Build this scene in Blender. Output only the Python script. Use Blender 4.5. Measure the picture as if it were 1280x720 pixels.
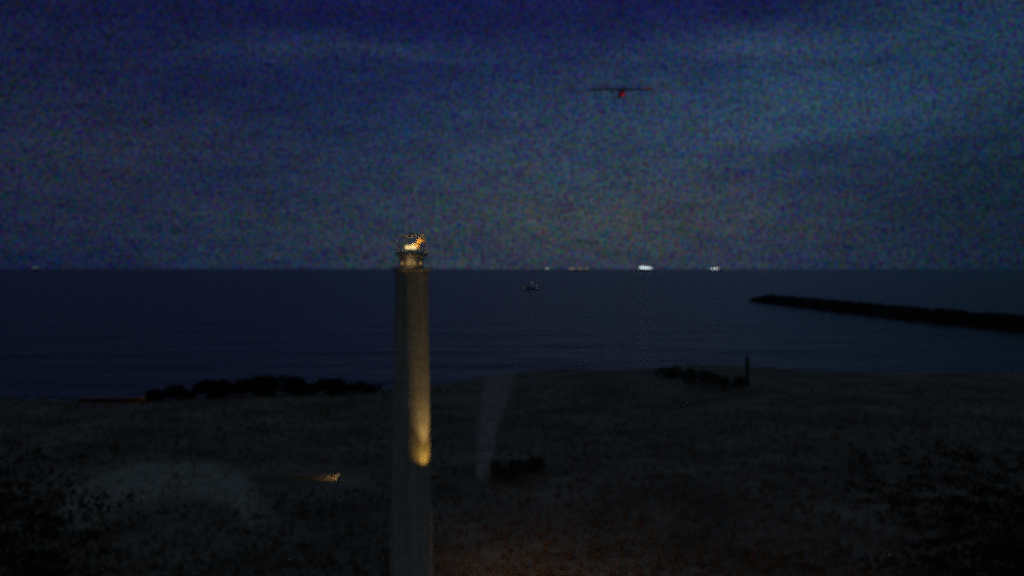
import bpy, bmesh, math, random
from mathutils import Vector, noise as mnoise
R = math.radians
sc = bpy.context.scene
C = sc.collection
for o in list(bpy.data.objects):
    bpy.data.objects.remove(o)

# ------------------------------------------------------------------ camera
F = 1108.0            # focal length in photograph pixels (1280 wide)
HZ = 336.0            # horizon row in the photograph
CAM_Z = 22.0
cam_d = bpy.data.cameras.new('camera')
cam = bpy.data.objects.new('camera', cam_d)
C.objects.link(cam)
cam.location = (0, 0, CAM_Z)
cam.rotation_euler = (R(90), 0, 0)
cam_d.sensor_width = 36.0
cam_d.lens = 36.0 * F / 1280.0
cam_d.shift_y = -(360.0 - HZ) / 1280.0
cam_d.clip_start = 0.5
cam_d.clip_end = 120000.0
sc.camera = cam
cam_d.dof.use_dof = True            # a cheap webcam, not quite focused on the distance
cam_d.dof.focus_distance = 4.0
cam_d.dof.aperture_fstop = 1.8

# ------------------------------------------------------------------ world (dusk sky with a thin cloud sheet)
SUN_EL, SUN_AZ = -3.0, 8.0      # sun just under the horizon, a little right of straight ahead (+Y)
SKY_STRENGTH = 0.10
W = bpy.data.worlds.new('World')
sc.world = W
W.use_nodes = True
nt = W.node_tree
nt.nodes.clear()
def N(t, **kw):
    n = nt.nodes.new(t)
    for k, v in kw.items():
        setattr(n, k, v)
    return n
def L(a, b):
    nt.links.new(a, b)
def math_node(op, a, b=None, clamp=False):
    n = N('ShaderNodeMath', operation=op)
    n.use_clamp = clamp
    for i, v in enumerate((a, b)):
        if v is None:
            continue
        if isinstance(v, (int, float)):
            n.inputs[i].default_value = v
        else:
            L(v, n.inputs[i])
    return n.outputs[0]
def maprange(v, a, b, c, d, smooth=True):
    n = N('ShaderNodeMapRange')
    n.interpolation_type = 'SMOOTHSTEP' if smooth else 'LINEAR'
    L(v, n.inputs[0])
    for i, q in enumerate((a, b, c, d)):
        n.inputs[i + 1].default_value = q
    return n.outputs[0]
def mixc(fac, a, b, mode='MIX'):
    n = N('ShaderNodeMix', data_type='RGBA', blend_type=mode)
    if isinstance(fac, (int, float)):
        n.inputs['Factor'].default_value = fac
    else:
        L(fac, n.inputs['Factor'])
    for nm, v in (('A', a), ('B', b)):
        s = [i for i in n.inputs if i.name == nm and i.type == 'RGBA'][0]
        if isinstance(v, tuple):
            s.default_value = (*v, 1)
        else:
            L(v, s)
    return [q for q in n.outputs if q.type == 'RGBA'][0]
sky = N('ShaderNodeTexSky')
sky.sky_type = 'NISHITA'
sky.sun_disc = False
sky.sun_elevation = R(SUN_EL)
sky.sun_rotation = R(SUN_AZ)
sky.altitude = 20
sky.air_density = 1.2
sky.dust_density = 2.0
sky.ozone_density = 4.0
tc = N('ShaderNodeTexCoord')
sep = N('ShaderNodeSeparateXYZ')
L(tc.outputs['Generated'], sep.inputs[0])
X, Y, Z = sep.outputs
az = math_node('ARCTAN2', X, Y)
vec = N('ShaderNodeCombineXYZ')
L(math_node('MULTIPLY', az, 2.2), vec.inputs[0])
L(math_node('MULTIPLY', Z, 9.0), vec.inputs[1])
n1 = N('ShaderNodeTexNoise'); L(vec.outputs[0], n1.inputs['Vector'])
n1.inputs['Scale'].default_value = 1.6; n1.inputs['Detail'].default_value = 6.0; n1.inputs['Roughness'].default_value = 0.55
wob = math_node('SUBTRACT', n1.outputs['Fac'], 0.5)
def bank(px, py, sx, sy, tilt=0.0, ragged=0.5):
    """one soft cloud bank: centre and spread given as angles (photo pixels / F), broken up by the noise"""
    a = math_node('SUBTRACT', az, math.atan((px - 640) / F))
    e = math_node('SUBTRACT', zz, (HZ - py) / F)
    e = math_node('SUBTRACT', e, math_node('MULTIPLY', a, tilt))
    a = math_node('DIVIDE', a, sx / F); e = math_node('DIVIDE', e, sy / F)
    q = math_node('ADD', math_node('MULTIPLY', a, a), math_node('MULTIPLY', e, e))
    g = math_node('EXPONENT', math_node('MULTIPLY', q, -0.5))
    return math_node('MULTIPLY', g, math_node('ADD', 1.0, math_node('MULTIPLY', wob, ragged * 4)), clamp=True)
zz = math_node('ADD', Z, math_node('MULTIPLY', wob, 0.09))
skyc = mixc(1.0, sky.outputs[0], (0.3, 0.3, 0.3), 'MULTIPLY')
c = mixc(maprange(zz, 0.13, 0.29, 0.0, 1.0), (0.085, 0.195, 0.64), (0.065, 0.08, 0.53))
c = mixc(maprange(az, -0.05, -0.50, 0.0, 0.75), c, (0.07, 0.09, 0.33))
c = mixc(maprange(az, 0.22, 0.52, 0.0, 0.8), c, (0.045, 0.14, 0.24))
for (px, py, sx, sy, tilt, rg, amt, col) in (
        (165, 215, 170, 45, -0.05, 0.9, 0.85, (0.17, 0.23, 0.48)),
        (420, 300, 230, 34, 0.0, 0.8, 0.6, (0.14, 0.26, 0.52)),
        (970, 150, 220, 48, 0.16, 0.8, 1.0, (0.25, 0.55, 1.06)),
        (1200, 75, 100, 50, 0.2, 0.8, 0.8, (0.13, 0.33, 0.70)),
        (440, 78, 115, 11, 0.02, 0.9, 0.8, (0.17, 0.30, 0.74)),
        (925, 76, 90, 11, 0.04, 0.9, 0.8, (0.26, 0.47, 1.0)),
        (745, 285, 190, 70, 0.0, 0.4, 0.95, (0.40, 0.52, 0.66)),
        (700, 170, 120, 70, 0.0, 0.5, 0.5, (0.24, 0.42, 0.78))):
    b_ = bank(px, py, sx, sy, tilt, rg)
    c = mixc(math_node('MULTIPLY', b_, amt), c, col)
c4 = mixc(1.0, c, skyc, 'ADD')
# brighter grey sky added overhead and behind, out of view, to light the ground
OVER_FILL = (0.145, 0.20, 0.245)
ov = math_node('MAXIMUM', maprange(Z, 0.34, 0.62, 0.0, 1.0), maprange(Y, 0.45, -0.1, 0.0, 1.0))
c4 = mixc(ov, c4, OVER_FILL)
# camera grain imitated in the sky colour, a little uneven in hue
n2 = N('ShaderNodeTexNoise'); L(tc.outputs['Generated'], n2.inputs['Vector'])
n2.inputs['Scale'].default_value = 250.0; n2.inputs['Detail'].default_value = 2.0; n2.inputs['Roughness'].default_value = 0.75
fine = N('ShaderNodeVectorMath', operation='MULTIPLY_ADD')
L(n2.outputs['Color'], fine.inputs[0])
fine.inputs[1].default_value = (5.2, 4.1, 3.9)
fine.inputs[2].default_value = (-1.6, -1.05, -0.95)
fmax = N('ShaderNodeVectorMath', operation='MAXIMUM')
L(fine.outputs[0], fmax.inputs[0]); fmax.inputs[1].default_value = (0.15, 0.2, 0.25)
n3 = N('ShaderNodeTexNoise'); L(vec.outputs[0], n3.inputs['Vector'])
n3.inputs['Scale'].default_value = 6.0; n3.inputs['Detail'].default_value = 5.0; n3.inputs['Roughness'].default_value = 0.75
bl = maprange(n3.outputs['Fac'], 0.28, 0.72, 0.76, 1.24, False)
bv = N('ShaderNodeCombineXYZ')
for i in range(3):
    L(bl, bv.inputs[i])
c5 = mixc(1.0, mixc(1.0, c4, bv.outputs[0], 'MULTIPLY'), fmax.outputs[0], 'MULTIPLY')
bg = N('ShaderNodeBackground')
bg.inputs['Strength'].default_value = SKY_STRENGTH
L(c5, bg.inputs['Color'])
out = N('ShaderNodeOutputWorld')
L(bg.outputs[0], out.inputs['Surface'])
W.cycles.sampling_method = 'MANUAL'
W.cycles.sample_map_resolution = 512

# the sun has set: the sky alone lights the scene, with the place's lamps and one added ground spot

vs = sc.view_settings
vs.view_transform = 'Standard'
vs.look = 'None'
vs.exposure = 0.0
vs.gamma = 1.0
vs.use_curve_mapping = False
sc.cycles.use_denoising = False          # a dark, noisy webcam picture: keep the grain
sc.cycles.use_adaptive_sampling = True
sc.cycles.adaptive_threshold = 0.25
sc.cycles.adaptive_min_samples = 40
sc.cycles.pixel_filter_type = 'BLACKMAN_HARRIS'
sc.cycles.filter_width = 1.8
sc.cycles.max_bounces = 6
sc.cycles.caustics_reflective = False
sc.cycles.caustics_refractive = False

# ------------------------------------------------------------------ helpers
def at(px, py, D):
    """photo pixel at distance D along +Y, as a point in the world"""
    return Vector(((px - 640) / F * D, D, CAM_Z - (py - HZ) / F * D))
def ground_d(py, z=0.0):
    return (CAM_Z - z) * F / (py - HZ)

def mat(name, col, rough=0.8, metal=0.0, var=0.0, scale=3.0, bump=0.0, bscale=8.0, spec=0.4, col2=None, detail=6):
    m = bpy.data.materials.new(name); m.use_nodes = True
    t = m.node_tree; b = t.nodes['Principled BSDF']
    b.inputs['Base Color'].default_value = (*col, 1)
    b.inputs['Roughness'].default_value = rough
    b.inputs['Metallic'].default_value = metal
    b.inputs['Specular IOR Level'].default_value = spec
    g = t.nodes.new('ShaderNodeTexCoord')
    if var or col2:
        n = t.nodes.new('ShaderNodeTexNoise')
        n.inputs['Scale'].default_value = scale; n.inputs['Detail'].default_value = detail; n.inputs['Roughness'].default_value = .65
        t.links.new(g.outputs['Object'], n.inputs['Vector'])
        r = t.nodes.new('ShaderNodeValToRGB')
        c2 = col2 or tuple(min(1, c * (1 + var)) for c in col)
        c1 = col if col2 else tuple(c * (1 - var) for c in col)
        r.color_ramp.elements[0].color = (*c1, 1); r.color_ramp.elements[0].position = .35
        r.color_ramp.elements[1].color = (*c2, 1); r.color_ramp.elements[1].position = .65
        t.links.new(n.outputs['Fac'], r.inputs[0])
        t.links.new(r.outputs[0], b.inputs['Base Color'])
    if bump:
        n = t.nodes.new('ShaderNodeTexNoise'); n.inputs['Scale'].default_value = bscale; n.inputs['Detail'].default_value = 5
        t.links.new(g.outputs['Object'], n.inputs['Vector'])
        bp = t.nodes.new('ShaderNodeBump'); bp.inputs['Strength'].default_value = bump; bp.inputs['Distance'].default_value = .1
        t.links.new(n.outputs['Fac'], bp.inputs['Height']); t.links.new(bp.outputs[0], b.inputs['Normal'])
    return m
def emit(name, col, s):
    m = bpy.data.materials.new(name); m.use_nodes = True
    t = m.node_tree; t.nodes.clear()
    e = t.nodes.new('ShaderNodeEmission'); e.inputs[0].default_value = (*col, 1); e.inputs[1].default_value = s
    o = t.nodes.new('ShaderNodeOutputMaterial'); t.links.new(e.outputs[0], o.inputs[0])
    return m

def obj(name, bm, m, parent=None, smooth=False, loc=None):
    me = bpy.data.meshes.new(name); bm.normal_update(); bm.to_mesh(me); bm.free()
    if smooth:
        for p in me.polygons: p.use_smooth = True
    me.materials.append(m)
    o = bpy.data.objects.new(name, me); C.objects.link(o)
    if parent: o.parent = parent
    if loc is not None: o.location = loc
    return o
def thing(name, label, cat, loc=(0, 0, 0), rz=0, group=None):
    o = bpy.data.objects.new(name, None); C.objects.link(o)
    o.empty_display_size = .3
    o.location = loc; o.rotation_euler = (0, 0, rz)
    return tag(o, label, cat, group)
def tag(o, label, cat, group=None):
    o['label'] = label; o['category'] = cat
    if group: o['group'] = group
    return o
def struct(o):
    o['kind'] = 'structure'; return o
def box(bm, x0, x1, y0, y1, z0, z1, bevel=0.0):
    r = bmesh.ops.create_cube(bm, size=1)
    for v in r['verts']:
        v.co = Vector(((x0 + x1) / 2 + v.co.x * (x1 - x0), (y0 + y1) / 2 + v.co.y * (y1 - y0), (z0 + z1) / 2 + v.co.z * (z1 - z0)))
    if bevel:
        es = list({e for v in r['verts'] for e in v.link_edges})
        bmesh.ops.bevel(bm, geom=es, offset=bevel, segments=2, affect='EDGES')
    return bm
def lathe(bm, prof, seg=48, cx=0, cy=0, cap=True):
    rings = []
    for r, z in prof:
        rings.append([bm.verts.new((cx + r * math.cos(2 * math.pi * i / seg), cy + r * math.sin(2 * math.pi * i / seg), z)) for i in range(seg)])
    for a, b in zip(rings, rings[1:]):
        for i in range(seg):
            bm.faces.new((a[i], a[(i + 1) % seg], b[(i + 1) % seg], b[i]))
    if cap:
        bm.faces.new(list(reversed(rings[0]))); bm.faces.new(rings[-1])
    return bm
def tube(bm, pts, r, seg=8):
    pts = [Vector(p) for p in pts]
    rings = []
    for i, p in enumerate(pts):
        d = (pts[min(i + 1, len(pts) - 1)] - pts[max(i - 1, 0)]).normalized()
        u = d.orthogonal().normalized(); w = d.cross(u)
        rr = r[i] if isinstance(r, (list, tuple)) else r
        rings.append([bm.verts.new(p + (u * math.cos(2 * math.pi * k / seg) + w * math.sin(2 * math.pi * k / seg)) * rr) for k in range(seg)])
    for a, b in zip(rings, rings[1:]):
        for k in range(seg):
            bm.faces.new((a[k], a[(k + 1) % seg], b[(k + 1) % seg], b[k]))
    bm.faces.new(list(reversed(rings[0]))); bm.faces.new(rings[-1])
    return bm
NB = bmesh.new

# ------------------------------------------------------------------ materials
M = {}
M['grass_soil'] = mat('grass_soil', (.19, .18, .165), .95, scale=.09, col2=(.46, .44, .41), bump=.8, bscale=3, spec=.1, detail=12)
M['blade'] = mat('blade', (.30, .19, .115), .8, var=.35, scale=.2, spec=.15)
M['leaf'] = mat('leaf', (.018, .026, .012), .7, var=.5, scale=1.2, spec=.15)
M['pale_leaf'] = mat('pale_leaf', (.085, .085, .06), .8, var=.4, scale=1.2, spec=.15)
M['corner_shade_leaf'] = mat('corner_shade_leaf', (.05, .04, .028), .85, var=.4, scale=.4, spec=.1)  # dark tone that carries the imitated corner darkening
M['bark'] = mat('bark', (.05, .04, .03), .9, var=.4, scale=6, bump=.5)
M['concrete'] = mat('concrete', (.58, .55, .52), .9, var=.3, scale=.5, bump=.3, bscale=4, spec=.2)
M['gravel'] = mat('gravel', (.50, .52, .46), .95, scale=.5, col2=(.84, .85, .76), bump=.8, bscale=14, spec=.2, detail=10)
M['rock'] = mat('rock', (.075, .07, .068), .95, var=.5, scale=1.2, bump=.8, bscale=3, spec=.1)
M['white_paint'] = mat('white_paint', (.80, .76, .70), .75, var=.18, scale=1.6, bump=.15, bscale=6, spec=.25)
M['dark_metal'] = mat('dark_metal', (.03, .03, .032), .5, metal=.4, var=.3, scale=6)
M['red_paint'] = mat('red_paint', (.16, .05, .035), .6, var=.25, scale=4)
M['brick'] = mat('brick', (.20, .075, .04), .9, var=.35, scale=7, bump=.4, bscale=12)
M['stone'] = mat('stone', (.46, .40, .30), .9, var=.35, scale=3, bump=.5, bscale=7)
M['wood'] = mat('wood', (.075, .065, .055), .9, var=.4, scale=5, bump=.4, bscale=8)
M['hull'] = mat('hull', (.10, .11, .14), .5, var=.2, scale=.02)
M['superstructure'] = mat('superstructure', (.6, .6, .6), .5, var=.1, scale=.03)
M['aircraft_paint'] = mat('aircraft_paint', (.55, .50, .55), .5, var=.2, scale=.8)
M['amber_metal'] = mat('amber_metal', (.88, .55, .16), .45, var=.08, scale=3)
M['lens'] = emit('lens', (1.0, .74, .32), 1.3)
M['warm_window'] = emit('warm_window', (1.0, .62, .20), .32)
M['uplight_face'] = emit('uplight_face', (1.0, .62, .12), 1.2)
M['ship_white'] = emit('ship_white', (.80, .95, 1.0), 1.5)
M['ship_warm'] = emit('ship_warm', (1.0, .8, .5), .30)
M['ship_dim'] = emit('ship_dim', (.6, .95, 1.0), .10)
M['boat_light'] = emit('boat_light', (.75, 1.0, .85), .35)
M['red_lamp'] = emit('red_lamp', (1.0, .03, .06), .15)
M['dim_red_lamp'] = emit('dim_red_lamp', (1.0, .28, .16), .07)
M['bollard_lamp'] = emit('bollard_lamp', (1.0, .75, .45), .35)

def weather(m):
    t = m.node_tree; b = t.nodes['Principled BSDF']
    src = b.inputs['Base Color'].links[0].from_socket
    g = t.nodes.new('ShaderNodeTexCoord'); mp = t.nodes.new('ShaderNodeMapping'); mp.inputs['Scale'].default_value = (4.5, 4.5, .22)
    n = t.nodes.new('ShaderNodeTexNoise'); n.inputs['Scale'].default_value = 1; n.inputs['Detail'].default_value = 7; n.inputs['Roughness'].default_value = .7
    t.links.new(g.outputs['Object'], mp.inputs[0]); t.links.new(mp.outputs[0], n.inputs['Vector'])
    r = t.nodes.new('ShaderNodeMapRange'); r.inputs[1].default_value = .40; r.inputs[2].default_value = .64; r.inputs[3].default_value = .5; r.inputs[4].default_value = 0
    t.links.new(n.outputs['Fac'], r.inputs[0])
    x = t.nodes.new('ShaderNodeMix'); x.data_type = 'RGBA'
    ci = [q for q in x.inputs if q.type == 'RGBA']
    t.links.new(r.outputs[0], x.inputs['Factor']); t.links.new(src, ci[0]); ci[1].default_value = (.30, .25, .19, 1)
    t.links.new([q for q in x.outputs if q.type == 'RGBA'][0], b.inputs['Base Color'])
weather(M['white_paint'])
def glass_mat():
    m = bpy.data.materials.new('lantern_glass'); m.use_nodes = True
    t = m.node_tree; t.nodes.clear()
    tr = t.nodes.new('ShaderNodeBsdfTransparent'); tr.inputs[0].default_value = (.93, .95, .94, 1)
    g = t.nodes.new('ShaderNodeBsdfGlossy'); g.inputs['Roughness'].default_value = .05
    mx = t.nodes.new('ShaderNodeMixShader'); o = t.nodes.new('ShaderNodeOutputMaterial')
    mx.inputs[0].default_value = .015; t.links.new(tr.outputs[0], mx.inputs[1]); t.links.new(g.outputs[0], mx.inputs[2])
    t.links.new(mx.outputs[0], o.inputs[0])
    return m
M['glass'] = glass_mat()

def water_mat():
    m = bpy.data.materials.new('sea_water'); m.use_nodes = True
    t = m.node_tree; b = t.nodes['Principled BSDF']
    b.inputs['Base Color'].default_value = (.020, .042, .036, 1)
    b.inputs['Roughness'].default_value = .25
    b.inputs['IOR'].default_value = 1.33
    g = t.nodes.new('ShaderNodeTexCoord')
    prev = None
    for s, st, sx in ((.035, 4.0, .55), (.16, 1.3, .6), (.9, .34, .8)):
        mp = t.nodes.new('ShaderNodeMapping'); mp.inputs['Scale'].default_value = (s * sx, s, s); mp.inputs['Rotation'].default_value = (0, 0, .2)
        t.links.new(g.outputs['Object'], mp.inputs[0])
        n = t.nodes.new('ShaderNodeTexNoise'); n.inputs['Scale'].default_value = 1; n.inputs['Detail'].default_value = 4
        t.links.new(mp.outputs[0], n.inputs['Vector'])
        bp = t.nodes.new('ShaderNodeBump'); bp.inputs['Strength'].default_value = 1; bp.inputs['Distance'].default_value = st
        t.links.new(n.outputs['Fac'], bp.inputs['Height'])
        if prev: t.links.new(prev, bp.inputs['Normal'])
        prev = bp.outputs[0]
    t.links.new(prev, b.inputs['Normal'])
    return m
M['sea'] = water_mat()

# ------------------------------------------------------------------ setting: sea and land
SEA = -2.0
bm = NB()
xs = [-60000, -8000, -2000, -500, 0, 500, 2000, 8000, 60000]
ys = [-3000, 0, 300, 1000, 4000, 15000, 90000]
gv = [[bm.verts.new((x, y, SEA)) for x in xs] for y in ys]
for j in range(len(ys) - 1):
    for i in range(len(xs) - 1):
        bm.faces.new((gv[j][i], gv[j][i + 1], gv[j + 1][i + 1], gv[j + 1][i]))
struct(obj('sea', bm, M['sea']))

def shore_y(x):
    s = 205 + 22 * math.sin(x * .012 + .6) + 9 * math.sin(x * .047) + 4 * math.sin(x * .13 + 1)
    if x < 0: s += -28 * min(1, -x / 90)
    return s
def land_h(x, y):
    d = shore_y(x) - y
    edge = max(0.0, min(1.0, (d + 12) / 54))
    e = edge * edge * (3 - 2 * edge)
    h = -4.0 + 4.0 * e
    n = mnoise.noise(Vector((x * .05, y * .05, 3))) * .25 + mnoise.noise(Vector((x * .2, y * .2, 9))) * .10
    return h + n * e
bm = NB()
gx = [-400, -300] + [-220 + i * 2.6 for i in range(170)] + [300, 400]
gy = [-120, -40, 20] + [40 + i * 2.2 for i in range(95)]
gv = [[bm.verts.new((x, y, land_h(x, y))) for x in gx] for y in gy]
for j in range(len(gy) - 1):
    for i in range(len(gx) - 1):
        bm.faces.new((gv[j][i], gv[j][i + 1], gv[j + 1][i + 1], gv[j + 1][i]))
struct(obj('ground', bm, M['grass_soil'], smooth=True))

def strip_sheet(name, left, right, m, lift=.05, n=40, k=10):
    """flat sheet lying on the land between two image polylines (list of px, py), subdivided"""
    def gp(p):
        D = ground_d(p[1]); return Vector(((p[0] - 640) / F * D, D, 0))
    def sample(poly, t):
        P = [gp(p) for p in poly]; u = t * (len(P) - 1); i = min(int(u), len(P) - 2)
        f = u - i
        a = P[max(i - 1, 0)]; b_ = P[i]; c = P[i + 1]; d = P[min(i + 2, len(P) - 1)]
        return .5 * ((2 * b_) + (c - a) * f + (2 * a - 5 * b_ + 4 * c - d) * f * f + (3 * b_ - a - 3 * c + d) * f ** 3)
    bm = NB(); rows = []; lay = bm.verts.layers.float.new('inside')
    for j in range(n + 1):
        a, b_ = sample(left, j / n), sample(right, j / n)
        row = []
        for i in range(k + 1):
            p = a.lerp(b_, i / k)
            v = bm.verts.new((p.x, p.y, land_h(p.x, p.y) + lift))
            v[lay] = max(0, min(1, 4 * min(i / k, 1 - i / k))) * max(0, min(1, 7 * min(j / n, 1 - j / n)))
            row.append(v)
        rows.append(row)
    for j in range(n):
        for i in range(k):
            bm.faces.new((rows[j][i], rows[j][i + 1], rows[j + 1][i + 1], rows[j + 1][i]))
    bmesh.ops.recalc_face_normals(bm, faces=bm.faces)
    return struct(obj(name, bm, m, smooth=True))
def wet_shore(m):
    """sand soaked by the sea: smooth and shiny where the ground lies near the water level"""
    t = m.node_tree; b = t.nodes['Principled BSDF']
    g = t.nodes.new('ShaderNodeNewGeometry'); sp = t.nodes.new('ShaderNodeSeparateXYZ'); t.links.new(g.outputs['Position'], sp.inputs[0])
    for sock, d_, w_ in (('Roughness', .95, .34), ('Specular IOR Level', .1, .5)):
        r = t.nodes.new('ShaderNodeMapRange'); r.interpolation_type = 'SMOOTHSTEP'
        for i_, q in enumerate((-2.0, -.1, w_, d_)): r.inputs[i_ + 1].default_value = q
        t.links.new(sp.outputs[2], r.inputs[0]); t.links.new(r.outputs[0], b.inputs[sock])
wet_shore(M['grass_soil'])
def ragged(m, scale):
    """sand and grass creep in from the edges: the sheet breaks up where 'inside' is low"""
    t = m.node_tree; b = t.nodes['Principled BSDF']
    at_ = t.nodes.new('ShaderNodeAttribute'); at_.attribute_name = 'inside'
    g = t.nodes.new('ShaderNodeTexCoord')
    n = t.nodes.new('ShaderNodeTexNoise'); n.inputs['Scale'].default_value = scale; n.inputs['Detail'].default_value = 8; n.inputs['Roughness'].default_value = .7
    t.links.new(g.outputs['Object'], n.inputs['Vector'])
    s_ = t.nodes.new('ShaderNodeMath'); s_.operation = 'ADD'
    t.links.new(at_.outputs['Fac'], s_.inputs[0]); t.links.new(n.outputs['Fac'], s_.inputs[1])
    r = t.nodes.new('ShaderNodeMapRange'); r.inputs[1].default_value = .55; r.inputs[2].default_value = 1.55
    t.links.new(s_.outputs[0], r.inputs[0]); t.links.new(r.outputs[0], b.inputs['Alpha'])
ragged(M['concrete'], .5); ragged(M['gravel'], .35)
# pale concrete path that widens into an apron towards the shore
strip_sheet('path', [(594, 606), (592, 580), (592, 530), (594, 490), (598, 460), (610, 430)],
            [(612, 612), (618, 585), (630, 535), (646, 495), (654, 462), (654, 430)], M['concrete'], k=16)
# pale gravel crescent at lower left
strip_sheet('gravel_path', [(40, 665), (80, 605), (165, 572), (245, 568), (310, 590), (365, 650)],
            [(130, 690), (145, 655), (190, 640), (250, 638), (290, 650), (310, 685)], M['gravel'], k=24)

# grass: tufts over the near land
random.seed(4)
bm = NB()
for i in range(16000):
    y = 58 + (random.random() ** 1.7) * 110
    x = random.uniform(-.62, .62) * y
    if y > shore_y(x) - 8: continue
    if 88 < y < 96 and -29 < x < -15: continue
    pu, pv = 640 + x / y * F, HZ + CAM_Z * F / y
    if 444 < pv < 640 and 562 + max(0, pv - 500) * .12 < pu < 640 - max(0, pv - 480) * .30: continue
    if 580 < pv < 640 and 110 < pu < 310 and random.random() < .7: continue
    z = land_h(x, y)
    s = random.uniform(.25, .7)
    for k in range(4):
        a = random.uniform(0, 6.28); w = .05 * s + .03
        dx, dy = math.cos(a), math.sin(a)
        ox, oy = random.uniform(-.2, .2), random.uniform(-.2, .2)
        v = [bm.verts.new((x + ox - dy * w, y + oy + dx * w, z - .03)), bm.verts.new((x + ox + dy * w, y + oy - dx * w, z - .03)),
             bm.verts.new((x + ox + dx * .3 * s, y + oy + dy * .3 * s, z + s))]
        bm.faces.new(v)
bm2 = NB()
for i in range(9000):          # low dark leaves added to imitate the darkening of both lower corners
    y = 56 + random.random() * 60
    x = random.uniform(-.66, .66) * y
    u = x / y + .10 * mnoise.noise(Vector((x * .06, y * .06, 5)))
    dens = max(0, min(1, (abs(u - .0) - (.34 if u > 0 else .42)) * 4)) * max(0, min(1, (112 - y) / 40))
    if random.random() > dens: continue
    z = land_h(x, y); s = random.uniform(.3, .7)
    for k in range(9):
        p = Vector((x + random.gauss(0, .35), y + random.gauss(0, .35), z + random.uniform(0, s)))
        a = Vector((random.gauss(0, 1), random.gauss(0, 1), random.gauss(0, 1))).normalized(); b_ = a.orthogonal().normalized()
        q = random.uniform(.08, .2)
        bm2.faces.new([bm2.verts.new(p + a * q * 1.5), bm2.verts.new(p + b_ * q), bm2.verts.new(p - a * q * 1.5), bm2.verts.new(p - b_ * q)])
hh_ = obj('corner_shade', bm2, M['corner_shade_leaf']); hh_['kind'] = 'stuff'; tag(hh_, 'low dark leaf cover standing in for the darkening of the lower corners', 'corner_shade')
g = obj('grass', bm, M['blade']); g['kind'] = 'stuff'; tag(g, 'rough dark grass tufts covering the land below the tower', 'grass')

# ------------------------------------------------------------------ lighthouse
TD = 57.0
tb = Vector(((514.5 - 640) / F * TD, TD, land_h((514.5 - 640) / F * TD, TD) - .05))
lh = thing('lighthouse', 'slender pale lighthouse tower with glowing amber lantern and floodlit right flank', 'lighthouse', tb)
def zpx(py): return CAM_Z - (py - HZ) / F * TD - tb.z
r0, r1 = 1.42, 1.06
bm = lathe(NB(), [(1.9, 0), (1.9, .35), (r0 + .05, .36), (r0, .5), (r0 - (r0 - r1) * .35, 6.5), (r0 - (r0 - r1) * .7, 14), (r1, zpx(345)), (r1 + .03, zpx(342)), (r1 + .05, zpx(338))], 64)
shaft = obj('tower', bm, M['white_paint'], lh, smooth=False)
for p in shaft.data.polygons: p.use_smooth = len(p.vertices) == 4 and abs(p.normal.z) < .5
bm = lathe(NB(), [(r1 + .051, zpx(338.4)), (r1 + .22, zpx(337)), (r1 + .22, zpx(335)), (.86, zpx(334.8))], 48)
obj('lower_gallery', bm, M['white_paint'], lh)
bm = lathe(NB(), [(.78, zpx(334.8) + .002), (.78, zpx(320.5))], 32)
wr = obj('watch_room', bm, M['white_paint'], lh)
for px in (504.5, 511.5, 519.5, 526.5):
    dx = (px - 514.5) / F * TD * 1.0
    a = math.asin(max(-.98, min(.98, dx / .78)))
    bm = box(NB(), -.075, .075, -.02, .02, -.09, .09)
    w = obj('bulkhead_lamp', bm, M['warm_window'], wr)
    w.location = (.79 * math.sin(a), -.79 * math.cos(a), zpx(329)); w.rotation_euler = (0, 0, a)
bm = lathe(NB(), [(.80, zpx(320.4)), (1.10, zpx(319)), (1.10, zpx(316.5)), (.5, zpx(316.4))], 48)
obj('gallery', bm, M['white_paint'], lh)
def railing(name, rad, z0, h, n, rails=(1.0, .55)):
    bm = NB()
    for i in range(n):
        a = 2 * math.pi * i / n
        tube(bm, [(rad * math.cos(a), rad * math.sin(a), z0), (rad * math.cos(a), rad * math.sin(a), z0 + h)], .009, 6)
    for q in rails:
        tube(bm, [(rad * math.cos(2 * math.pi * i / 32), rad * math.sin(2 * math.pi * i / 32), z0 + h * q) for i in range(33)], .009, 6)
    return obj(name, bm, M['white_paint'], lh)
railing('railing', r1 + .17, zpx(335), .72, 18)
railing('railing', 1.06, zpx(316.4), .42, 16)
# lantern room: frame, glass, optic and roof
zl0, zl1 = zpx(316.4), zpx(295.5)
bm = lathe(NB(), [(.95, zl0), (.95, zl0 + .08), (.87, zl0 + .08), (.87, zl0)], 24, cap=False)
for i in range(6):
    a = 2 * math.pi * i / 6
    tube(bm, [(.93 * math.cos(a), .93 * math.sin(a), zl0), (.93 * math.cos(a), .93 * math.sin(a), zl1)], .016, 6)
obj('lantern_frame', bm, M['white_paint'], lh)
bm = lathe(NB(), [(.91, zl0 + .08), (.91, zl1)], 24, cap=False)
obj('lantern_glass', bm, M['glass'], lh)
bm = lathe(NB(), [(.97, zl1), (.98, zl1 + .03), (.5, zl1 + .10), (.16, zl1 + .16), (.08, zl1 + .17), (.08, zl1 + .22), (.02, zl1 + .25)], 32)
obj('roof', bm, M['white_paint'], lh)
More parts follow.
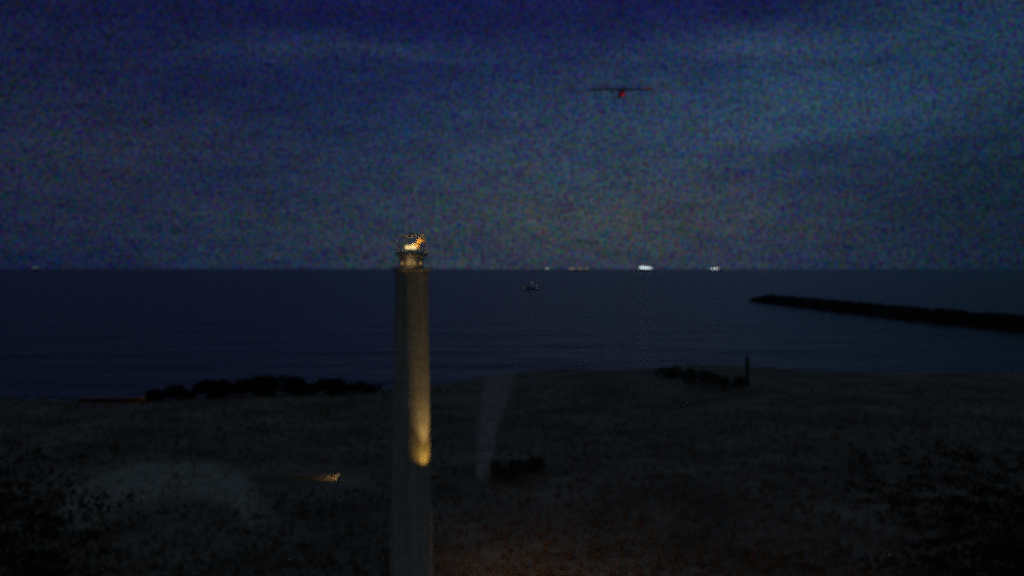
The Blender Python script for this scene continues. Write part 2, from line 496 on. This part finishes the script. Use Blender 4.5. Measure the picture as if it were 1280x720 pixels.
# beam lamp: a bright flat lens and the gilded reflector that rises beside it
ux = lambda px: (px - 514.5) / F * TD
bm = box(NB(), ux(507), ux(520.5), -.16, .10, zpx(311.5), zpx(307), .03)
optic = obj('beam_lamp', bm, M['lens'], lh)
bm = NB()
prof = [(ux(511), zpx(306.2)), (ux(520.8), zpx(305.0)), (ux(521.5), zpx(298.5)), (ux(532), zpx(297.8)), (ux(532), zpx(302.2)), (ux(525.5), zpx(303.5)), (ux(524.5), zpx(310.5)), (ux(521.2), zpx(311)), (ux(520.8), zpx(306.6))]
fr = [bm.verts.new((x, -.10, z)) for x, z in prof]; bk = [bm.verts.new((x, .08, z)) for x, z in prof]
bm.faces.new(fr); bm.faces.new(list(reversed(bk)))
for i in range(len(prof)):
    j = (i + 1) % len(prof); bm.faces.new((fr[i], bk[i], bk[j], fr[j]))
bmesh.ops.recalc_face_normals(bm, faces=bm.faces)
obj('reflector', bm, M['amber_metal'], lh)
bm = tube(NB(), [(ux(514), -.03, zl0), (ux(514), -.03, zpx(311.5))], .06, 10)
obj('lamp_pedestal', bm, M['dark_metal'], lh)
def lamp_light(name, kind, parent, loc, energy, col, aim=None, cone=60, blend=.6, soft=.06):
    l = bpy.data.lights.new(name, kind); l.energy = energy; l.color = col; l.shadow_soft_size = soft
    o = bpy.data.objects.new(name, l); C.objects.link(o); o.parent = parent; o.location = loc
    if aim is not None:
        l.spot_size = R(cone); l.spot_blend = blend
        o.rotation_euler = Vector(aim).to_track_quat('-Z', 'Y').to_euler()
    return o
lamp_light('lantern_light', 'POINT', lh, (ux(519), -.50, zpx(303)), 9.0, (1, .62, .18))
lamp_light('bulkhead_light', 'POINT', lh, (0, -1.0, zpx(327)), .9, (1, .70, .32))
# door at the foot and two slit windows up the seaward side
bm = box(NB(), -.45, .45, -.06, .06, 0, 2.0, .02)
d = obj('door', bm, M['red_paint'], lh); d.location = (-1.40, -.1, .42); d.rotation_euler = (0, 0, R(90))
bm = box(NB(), -.03, .03, -.05, .05, -.03, .03, .01); h = obj('handle', bm, M['dark_metal'], d); h.location = (.33, .085, 1.0)
# bracket floodlight on the right flank, aimed up the tower
fx, fy, fz = 1.62, -1.42, zpx(588)
bm = NB()
tube(bm, [(.90, -.80, fz - .35), (1.0, -1.2, fz - .32), (fx, fy, fz - .16)], .035, 8)
fb = obj('bracket', bm, M['dark_metal'], lh)
bm = lathe(NB(), [(.10, -.16), (.17, -.10), (.19, .06), (.165, .06), (.15, -.04)], 20)
fl = obj('floodlight', bm, M['dark_metal'], lh, loc=(fx, fy, fz)); 
bm = lathe(NB(), [(.145, -.035), (.145, -.02)], 20)
obj('lamp_face', bm, M['uplight_face'], fl)
lamp_light('floodlight_beam', 'SPOT', lh, (fx, fy, fz + .09), 80, (1, .58, .09), (-.25, .20, 1.0), 104, 1.0)
lamp_light('floodlight_throw', 'SPOT', lh, (fx, fy, fz + .10), 560, (1, .64, .20), (-.065, .05, 1.0), 50, 1.0)
lamp_light('ground_fill', 'SPOT', lh, (fx + .55, fy + .2, fz - .3), 560, (1, .60, .36), (1.0, .8, -.85), 130, 1.0)  # added spot without a fixture, warms the ground behind the tower

# ------------------------------------------------------------------ breakwater (right) : dark rubble mound running out from the right edge
def rubble(name, label, cat, pts, wid, hgt, seed, step=1.6):
    random.seed(seed); bm = NB()
    tot = []
    for (ax, ay), (bx, by) in zip(pts, pts[1:]):
        n = int(math.hypot(bx - ax, by - ay) / step)
        for i in range(n): tot.append((ax + (bx - ax) * i / n, ay + (by - ay) * i / n, math.atan2(by - ay, bx - ax)))
    nn = len(tot)
    for j, (x, y, a) in enumerate(tot):
        taper = min(1, (nn - j) / 30 + .35)
        for k in range(7):
            u = random.uniform(-1, 1)
            top = SEA + (hgt - SEA) * (1 - abs(u) ** 1.6) * taper
            px, py = x - math.sin(a) * u * wid * taper, y + math.cos(a) * u * wid * taper
            s = random.uniform(.8, 1.8)
            r = bmesh.ops.create_icosphere(bm, subdivisions=1, radius=s)
            sx, sy, szz = random.uniform(.8, 1.4), random.uniform(.8, 1.4), random.uniform(.6, 1)
            for v in r['verts']:
                q = 1 + random.uniform(-.2, .2)
                v.co = Vector((px + v.co.x * sx * q, py + v.co.y * sy * q, top - s * .5 + v.co.z * szz * q + random.uniform(-.1, .1)))
    o = obj(name, bm, M['rock'])
    return tag(o, label, cat)
B = [at(1420, 408, 1), at(1300, 398, 1), at(1150, 388, 1), at(1050, 380, 1), at(950, 373.5, 1)]
def seapt(px, py, z=SEA):
    D = (CAM_Z - z) * F / (py - HZ); return ((px - 640) / F * D, D)
rubble('breakwater', 'long dark rubble breakwater reaching into the sea from the right edge', 'breakwater',
       [seapt(1500, 432), seapt(1290, 414), seapt(1150, 400), seapt(1050, 389), seapt(985, 381), seapt(940, 376.5)], 6.5, 3.8, 11, 1.7)

# ------------------------------------------------------------------ shrubs
def shrub_meshes(seed, n):
    random.seed(seed); bm = NB()
    lumps = [(Vector((random.uniform(-.75, .75), random.uniform(-.5, .5), random.uniform(.35, .8))), random.uniform(.28, .5)) for _ in range(9)]
    for i in range(n):
        c, r = random.choice(lumps)
        d = Vector((random.gauss(0, 1), random.gauss(0, 1), random.gauss(0, 1))).normalized()
        p = c + d * r * random.uniform(.55, 1.08)
        if p.z < .02: continue
        u = Vector((random.gauss(0, 1), random.gauss(0, 1), random.gauss(0, 1))).normalized(); w = u.orthogonal().normalized()
        s = random.uniform(.025, .06)
        bm.faces.new([bm.verts.new(p + u * s * 1.6), bm.verts.new(p + w * s), bm.verts.new(p - u * s * 1.6), bm.verts.new(p - w * s)])
    me = bpy.data.meshes.new('foliage'); bm.to_mesh(me); bm.free(); me.materials.append(M['leaf'])
    bm = NB()
    for i in range(6):
        c, r = lumps[i]
        tube(bm, [(random.uniform(-.08, .08), random.uniform(-.08, .08), -.05), (c.x * .4, c.y * .4, c.z * .5), (c.x, c.y, c.z)], [.03, .02, .008], 5)
    ms = bpy.data.meshes.new('stem'); bm.to_mesh(ms); bm.free(); ms.materials.append(M['bark'])
    return me, ms
SH = [shrub_meshes(20 + i, 2600) for i in range(4)]
for k in (0, 1, 2, 3):              # the thinner, paler kind
    f_, st_ = shrub_meshes(40 + k, 1300)
    f_.materials[0] = M['pale_leaf']; SH.append((f_, st_))
def shrub(px, py, wpx, hpx, label, group, k):
    D = ground_d(py); x = (px - 640) / F * D
    t = thing('shrub', label, 'shrub', (x, D, land_h(x, D)), random.uniform(-.4, .4), group)
    me, ms = SH[k]
    for nm, m in (('foliage', me), ('stem', ms)):
        o = bpy.data.objects.new(nm, m); C.objects.link(o); o.parent = t
    sx = wpx / 2.2 / F * D; sz = hpx / 1.15 / F * D
    t.scale = (sx, sx * .9, sz)
    return t
random.seed(77)
HB = [(198, 494, 34, 15), (228, 494, 44, 19), (262, 495, 50, 22), (300, 495, 54, 24), (338, 494, 52, 25), (376, 493, 50, 23), (410, 491, 46, 20), (440, 490, 38, 16), (464, 488, 28, 11)]
for i, (px, py, w, h) in enumerate(HB):
    shrub(px, py, w, h, 'dark dense shrub in the unlit hedge row left of the lighthouse', 'shrubs in the dark hedge row by the shore', i % 4)
shrub(630, 600, 40, 26, 'rounded dark bush just right of the pale path, the one nearer the path', 'bushes beside the pale path', 4)
shrub(662, 590, 50, 22, 'wider dark bush standing right of its rounder neighbour by the path', 'bushes beside the pale path', 5)
shrub(836, 472, 46, 15, 'low dark bush on the shore, leftmost of the row right of the path', 'bushes on the shore', 6)
shrub(878, 480, 52, 19, 'broad dark bush between two others on the right shore', 'bushes on the shore', 7)
shrub(912, 486, 40, 18, 'dark bush at the foot of the mooring post', 'bushes on the shore', 4)

# ------------------------------------------------------------------ two dark timber mooring posts on the shore
def post(px, py0, py1, wpx, label):
    D = ground_d(py1); x = (px - 640) / F * D; s = D / F
    h = (py1 - py0) * s; r = wpx * s / 2
    t = thing('mooring_post', label, 'post', (x, D, land_h(x, D) - .3))
    obj('post', tube(NB(), [(0, 0, 0), (.05, 0, h * .5), (.02, 0, h), (.02, 0, h + .3)], [r, r * .96, r * .92, r * .9], 14), M['wood'], t)
    obj('cap', lathe(NB(), [(r * 1.05, h + .3), (r * 1.05, h + .42), (r * .3, h + .6)], 14), M['dark_metal'], t)
post(934, 447, 482, 5, 'dark timber mooring post rising from the low bushes on the right shore')

# ------------------------------------------------------------------ low stone wall with a bollard light (lower left)
D = ground_d(598); s = D / F
xr = (424 - 640) * s; z0 = land_h(xr, D)
xl = (362 - 640) * s
w = thing('stone_wall', 'low stone wall catching warm light at its right end', 'wall', ((xl + xr) / 2, D, z0 - .1))
hw = (xr - xl) / 2
obj('wall', box(NB(), -hw, hw, -.2, .2, 0, .42, .03), M['stone'], w)
obj('coping', box(NB(), -hw - .04, hw + .04, -.26, .26, .422, .50, .02), M['stone'], w)
b = thing('bollard_light', 'short bollard lamp at the right end of the stone wall', 'lamp', (xr + .10, D - 1.0, z0 - .05))
obj('post', lathe(NB(), [(.09, 0), (.09, .62), (.06, .63), (.06, .66)], 16), M['dark_metal'], b)
obj('lamp', lathe(NB(), [(.055, .662), (.055, .84)], 16), M['bollard_lamp'], b)
obj('cap', lathe(NB(), [(.10, .842), (.11, .88), (.02, .93)], 16), M['dark_metal'], b)
lamp_light('bollard_glow', 'SPOT', b, (-.12, .02, .76), 18, (1, .60, .22), (-.75, .9, -.42), 110, .8)

# low brick wall with a dim reddish lamp (left)
D = ground_d(493); s = D / F
xl, xr = (100 - 640) * s, (184 - 640) * s
z0 = land_h((xl + xr) / 2, D)
w = thing('brick_wall', 'low reddish brick wall at the left end of the hedge row', 'wall', ((xl + xr) / 2, D, z0 - .25))
hw = (xr - xl) / 2
obj('wall', box(NB(), -hw, hw, -.2, .2, 0, 1.0, .03), M['brick'], w)
obj('coping', box(NB(), -hw - .05, hw + .05, -.27, .27, 1.002, 1.12, .02), M['stone'], w)
b = thing('lamp_post', 'short post with a dim reddish lamp beside the brick wall', 'lamp', (xr + .3, D - 1.0, z0 - .1))
obj('post', tube(NB(), [(0, 0, 0), (0, 0, 1.5)], .06, 10), M['dark_metal'], b)
obj('lamp', lathe(NB(), [(.10, 1.5), (.14, 1.6), (.14, 1.85)], 12), M['dim_red_lamp'], b)
obj('cap', lathe(NB(), [(.18, 1.852), (.18, 1.9), (.04, 2.02)], 12), M['dark_metal'], b)
pl = bpy.data.lights.new('lamp_glow', 'POINT'); pl.energy = 5; pl.color = (1, .25, .08); pl.shadow_soft_size = .1
po = bpy.data.objects.new('lamp_glow', pl); C.objects.link(po); po.parent = b; po.location = (-.3, -.3, 1.7)

# ------------------------------------------------------------------ ships on the horizon
def hull_bm(L_, B_, H_):
    bm = NB(); secs = []
    for u, wb, zt in ((-.5, .75, 1.0), (-.3, 1, .95), (.25, 1, .95), (.42, .6, 1.05), (.5, .03, 1.2)):
        x = u * L_
        secs.append([bm.verts.new((x - (0 if u < .45 else L_ * .04), -B_ / 2 * wb * .8, 0)), bm.verts.new((x, -B_ / 2 * wb, H_ * zt)), bm.verts.new((x, B_ / 2 * wb, H_ * zt)), bm.verts.new((x - (0 if u < .45 else L_ * .04), B_ / 2 * wb * .8, 0))])
    for a, b_ in zip(secs, secs[1:]):
        for i in range(4):
            bm.faces.new((a[i], a[(i + 1) % 4], b_[(i + 1) % 4], b_[i]))
    bm.faces.new(secs[0]); bm.faces.new(list(reversed(secs[-1])))
    bmesh.ops.recalc_face_normals(bm, faces=bm.faces)
    return bm
def ship(px, D, Lm, rows, label, lit, flip=1, hh=14, cat='ship', group='lit ships on the horizon'):
    t = thing('ship', label, cat, ((px - 640) / F * D, D, SEA), 0 if flip > 0 else math.pi, group)
    obj('hull', hull_bm(Lm * 1.25, Lm * .16, hh), M['hull'], t)
    for k, (x0, x1, z0, z1, m) in enumerate(rows):
        dk = obj('deckhouse', box(NB(), x0, x1, -Lm * .06, Lm * .06, z0, z1, .4), M['superstructure'], t)
        yv = -Lm * .06 - .3 if flip > 0 else Lm * .06 + .3
        n = max(2, int((x1 - x0) / 8))
        bm = NB()
        for i in range(n):
            a = x0 + (x1 - x0) * (i + .08) / n; b_ = x0 + (x1 - x0) * (i + .92) / n
            box(bm, a, b_, yv - .25, yv + .25, z0 + (z1 - z0) * .15, z1 - (z1 - z0) * .1)
        obj('lit_windows', bm, m, dk)
    bm = tube(NB(), [(0, 0, rows[-1][3]), (0, 0, rows[-1][3] + 10)], .6, 6)
    obj('mast', bm, M['hull'], t)
    return t
S = 10000 / F
ship(807, 10000, 160, [(-72, 66, 24.0, 42, M['ship_white']), (-66, 10, 42.3, 50, M['ship_white'])],
     'brightest ship on the horizon, a long white lit liner', 'w')
ship(895, 10000, 120, [(-58, 20, 20, 31, M['ship_white']), (-10, 56, 31.3, 37, M['ship_warm'])], 'second brightest ship, a thin white light right of the liner', 'w')
ship(724, 10000, 180, [(-110, -50, 18, 32, M['ship_warm']), (-10, 30, 18, 30, M['ship_warm']), (70, 110, 18, 30, M['ship_warm'])], 'faint ship with warm lights left of the bright liner', 'y')
ship(684, 9000, 24, [(-12, 12, 16, 38, M['boat_light'])], 'tiny ship showing one pale light, leftmost of the group right of the lighthouse', 'y', hh=12)
ship(44, 9000, 50, [(-28, 28, 30, 46, M['ship_dim'])], 'dim ship far left on the horizon', 'y')

# small fishing boat nearer in
D = (CAM_Z - SEA) * F / (362 - HZ)
fb = thing('fishing_boat', 'small boat with faint pale lights on the water below the horizon', 'boat', ((664 - 640) / F * D, D, SEA), R(12))
obj('hull', hull_bm(19, 5, 2.0), M['hull'], fb)
obj('cabin', box(NB(), -6, -2, -1.4, 1.4, 1.9, 4.6, .1), M['superstructure'], fb)
obj('mast', tube(NB(), [(1, 0, 1.9), (1, 0, 8)], .1, 8), M['hull'], fb)
for x, z in ((-8, 2.6), (1, 7.4), (6.5, 3.2)):
    bm = NB(); bmesh.ops.create_uvsphere(bm, u_segments=10, v_segments=8, radius=.5)
    obj('deck_light', bm, M['boat_light'], fb, loc=(x, -.4, z))

# ------------------------------------------------------------------ light aircraft seen head-on with red lamp
D = 154.0
ap = thing('light_aircraft', 'small dark aircraft in the sky with a red lamp glowing below its wing', 'aircraft', at(777, 117, D))
def ring_loft(secs, n=16):
    bm = NB(); rr = []
    for y, rx, rz, zc in secs:
        rr.append([bm.verts.new((rx * math.cos(2 * math.pi * i / n), y, zc + rz * math.sin(2 * math.pi * i / n))) for i in range(n)])
    for a, b_ in zip(rr, rr[1:]):
        for i in range(n): bm.faces.new((a[i], a[(i + 1) % n], b_[(i + 1) % n], b_[i]))
    bm.faces.new(rr[0]); bm.faces.new(list(reversed(rr[-1])))
    bmesh.ops.recalc_face_normals(bm, faces=bm.faces)
    return bm
P = M['aircraft_paint']
obj('fuselage', ring_loft([(-2.9, .10, .10, .1), (-2.6, .34, .30, .1), (-1.6, .44, .38, .12), (-.6, .48, .50, .18), (.8, .46, .50, .18), (2.2, .30, .32, .14), (4.6, .10, .14, .14)]), P, ap, smooth=True)
def wing(name, half, y0, y1, z, th, tipf=.75):
    bm = NB()
    for s_ in (-1, 1):
        v = []
        for x, f in ((.0, 1), (half * s_, tipf)):
            c = (y0 + y1) / 2; h = (y1 - y0) / 2 * f
            v.append([bm.verts.new((x, c - h, z)), bm.verts.new((x, c - h * .3, z + th * f)), bm.verts.new((x, c + h, z)), bm.verts.new((x, c - h * .3, z - th * .4 * f))])
        for i in range(4): bm.faces.new((v[0][i], v[0][(i + 1) % 4], v[1][(i + 1) % 4], v[1][i]))
        bm.faces.new(v[1])
    bmesh.ops.recalc_face_normals(bm, faces=bm.faces)
    return obj(name, bm, P, ap)
wing('wing', 5.5, -1.2, .5, .66, .13)
wing('tailplane', 1.7, 3.8, 4.7, .15, .06)
bm = NB()
fin = [(3.7, .2), (4.7, .2), (4.9, 1.35), (4.5, 1.35)]
a = [bm.verts.new((-.04, y, z)) for y, z in fin]; b_ = [bm.verts.new((.04, y, z)) for y, z in fin]
bm.faces.new(a); bm.faces.new(list(reversed(b_)))
for i in range(4): bm.faces.new((a[i], a[(i + 1) % 4], b_[(i + 1) % 4], b_[i]))
obj('tail_fin', bm, P, ap)
for s_ in (-1, 1):
    obj('wing_strut', tube(NB(), [(.42 * s_, -.5, -.15), (2.4 * s_, -.4, .64)], .035, 6), P, ap)
    wh = obj('landing_wheel', tube(NB(), [(.75 * s_ - .06, -.3, -.62), (.75 * s_ + .06, -.3, -.62)], .15, 14), M['dark_metal'], ap)
    obj('gear_leg', tube(NB(), [(.3 * s_, -.3, -.2), (.75 * s_, -.3, -.62)], .03, 6), P, wh)
pr = obj('propeller', box(NB(), -.045, .045, -3.02, -2.97, -.7, .9, .02), M['dark_metal'], ap)
obj('spinner', ring_loft([(-3.25, .02, .02, .1), (-3.1, .1, .1, .1), (-2.96, .12, .12, .1)]), P, pr, smooth=True)
bm = NB(); bmesh.ops.create_uvsphere(bm, u_segments=14, v_segments=10, radius=.42)
for v in bm.verts: v.co.z *= .8
obj('red_lamp', bm, M['red_lamp'], ap, smooth=True, loc=(.0, -1.6, -.42))
bm = box(NB(), -.9, .9, -.12, .12, -.10, .10, .05)
obj('wing_red_glow', bm, M['dim_red_lamp'], ap, loc=(4.3, -1.15, .66))  # glowing bar stands in for red light on the wing
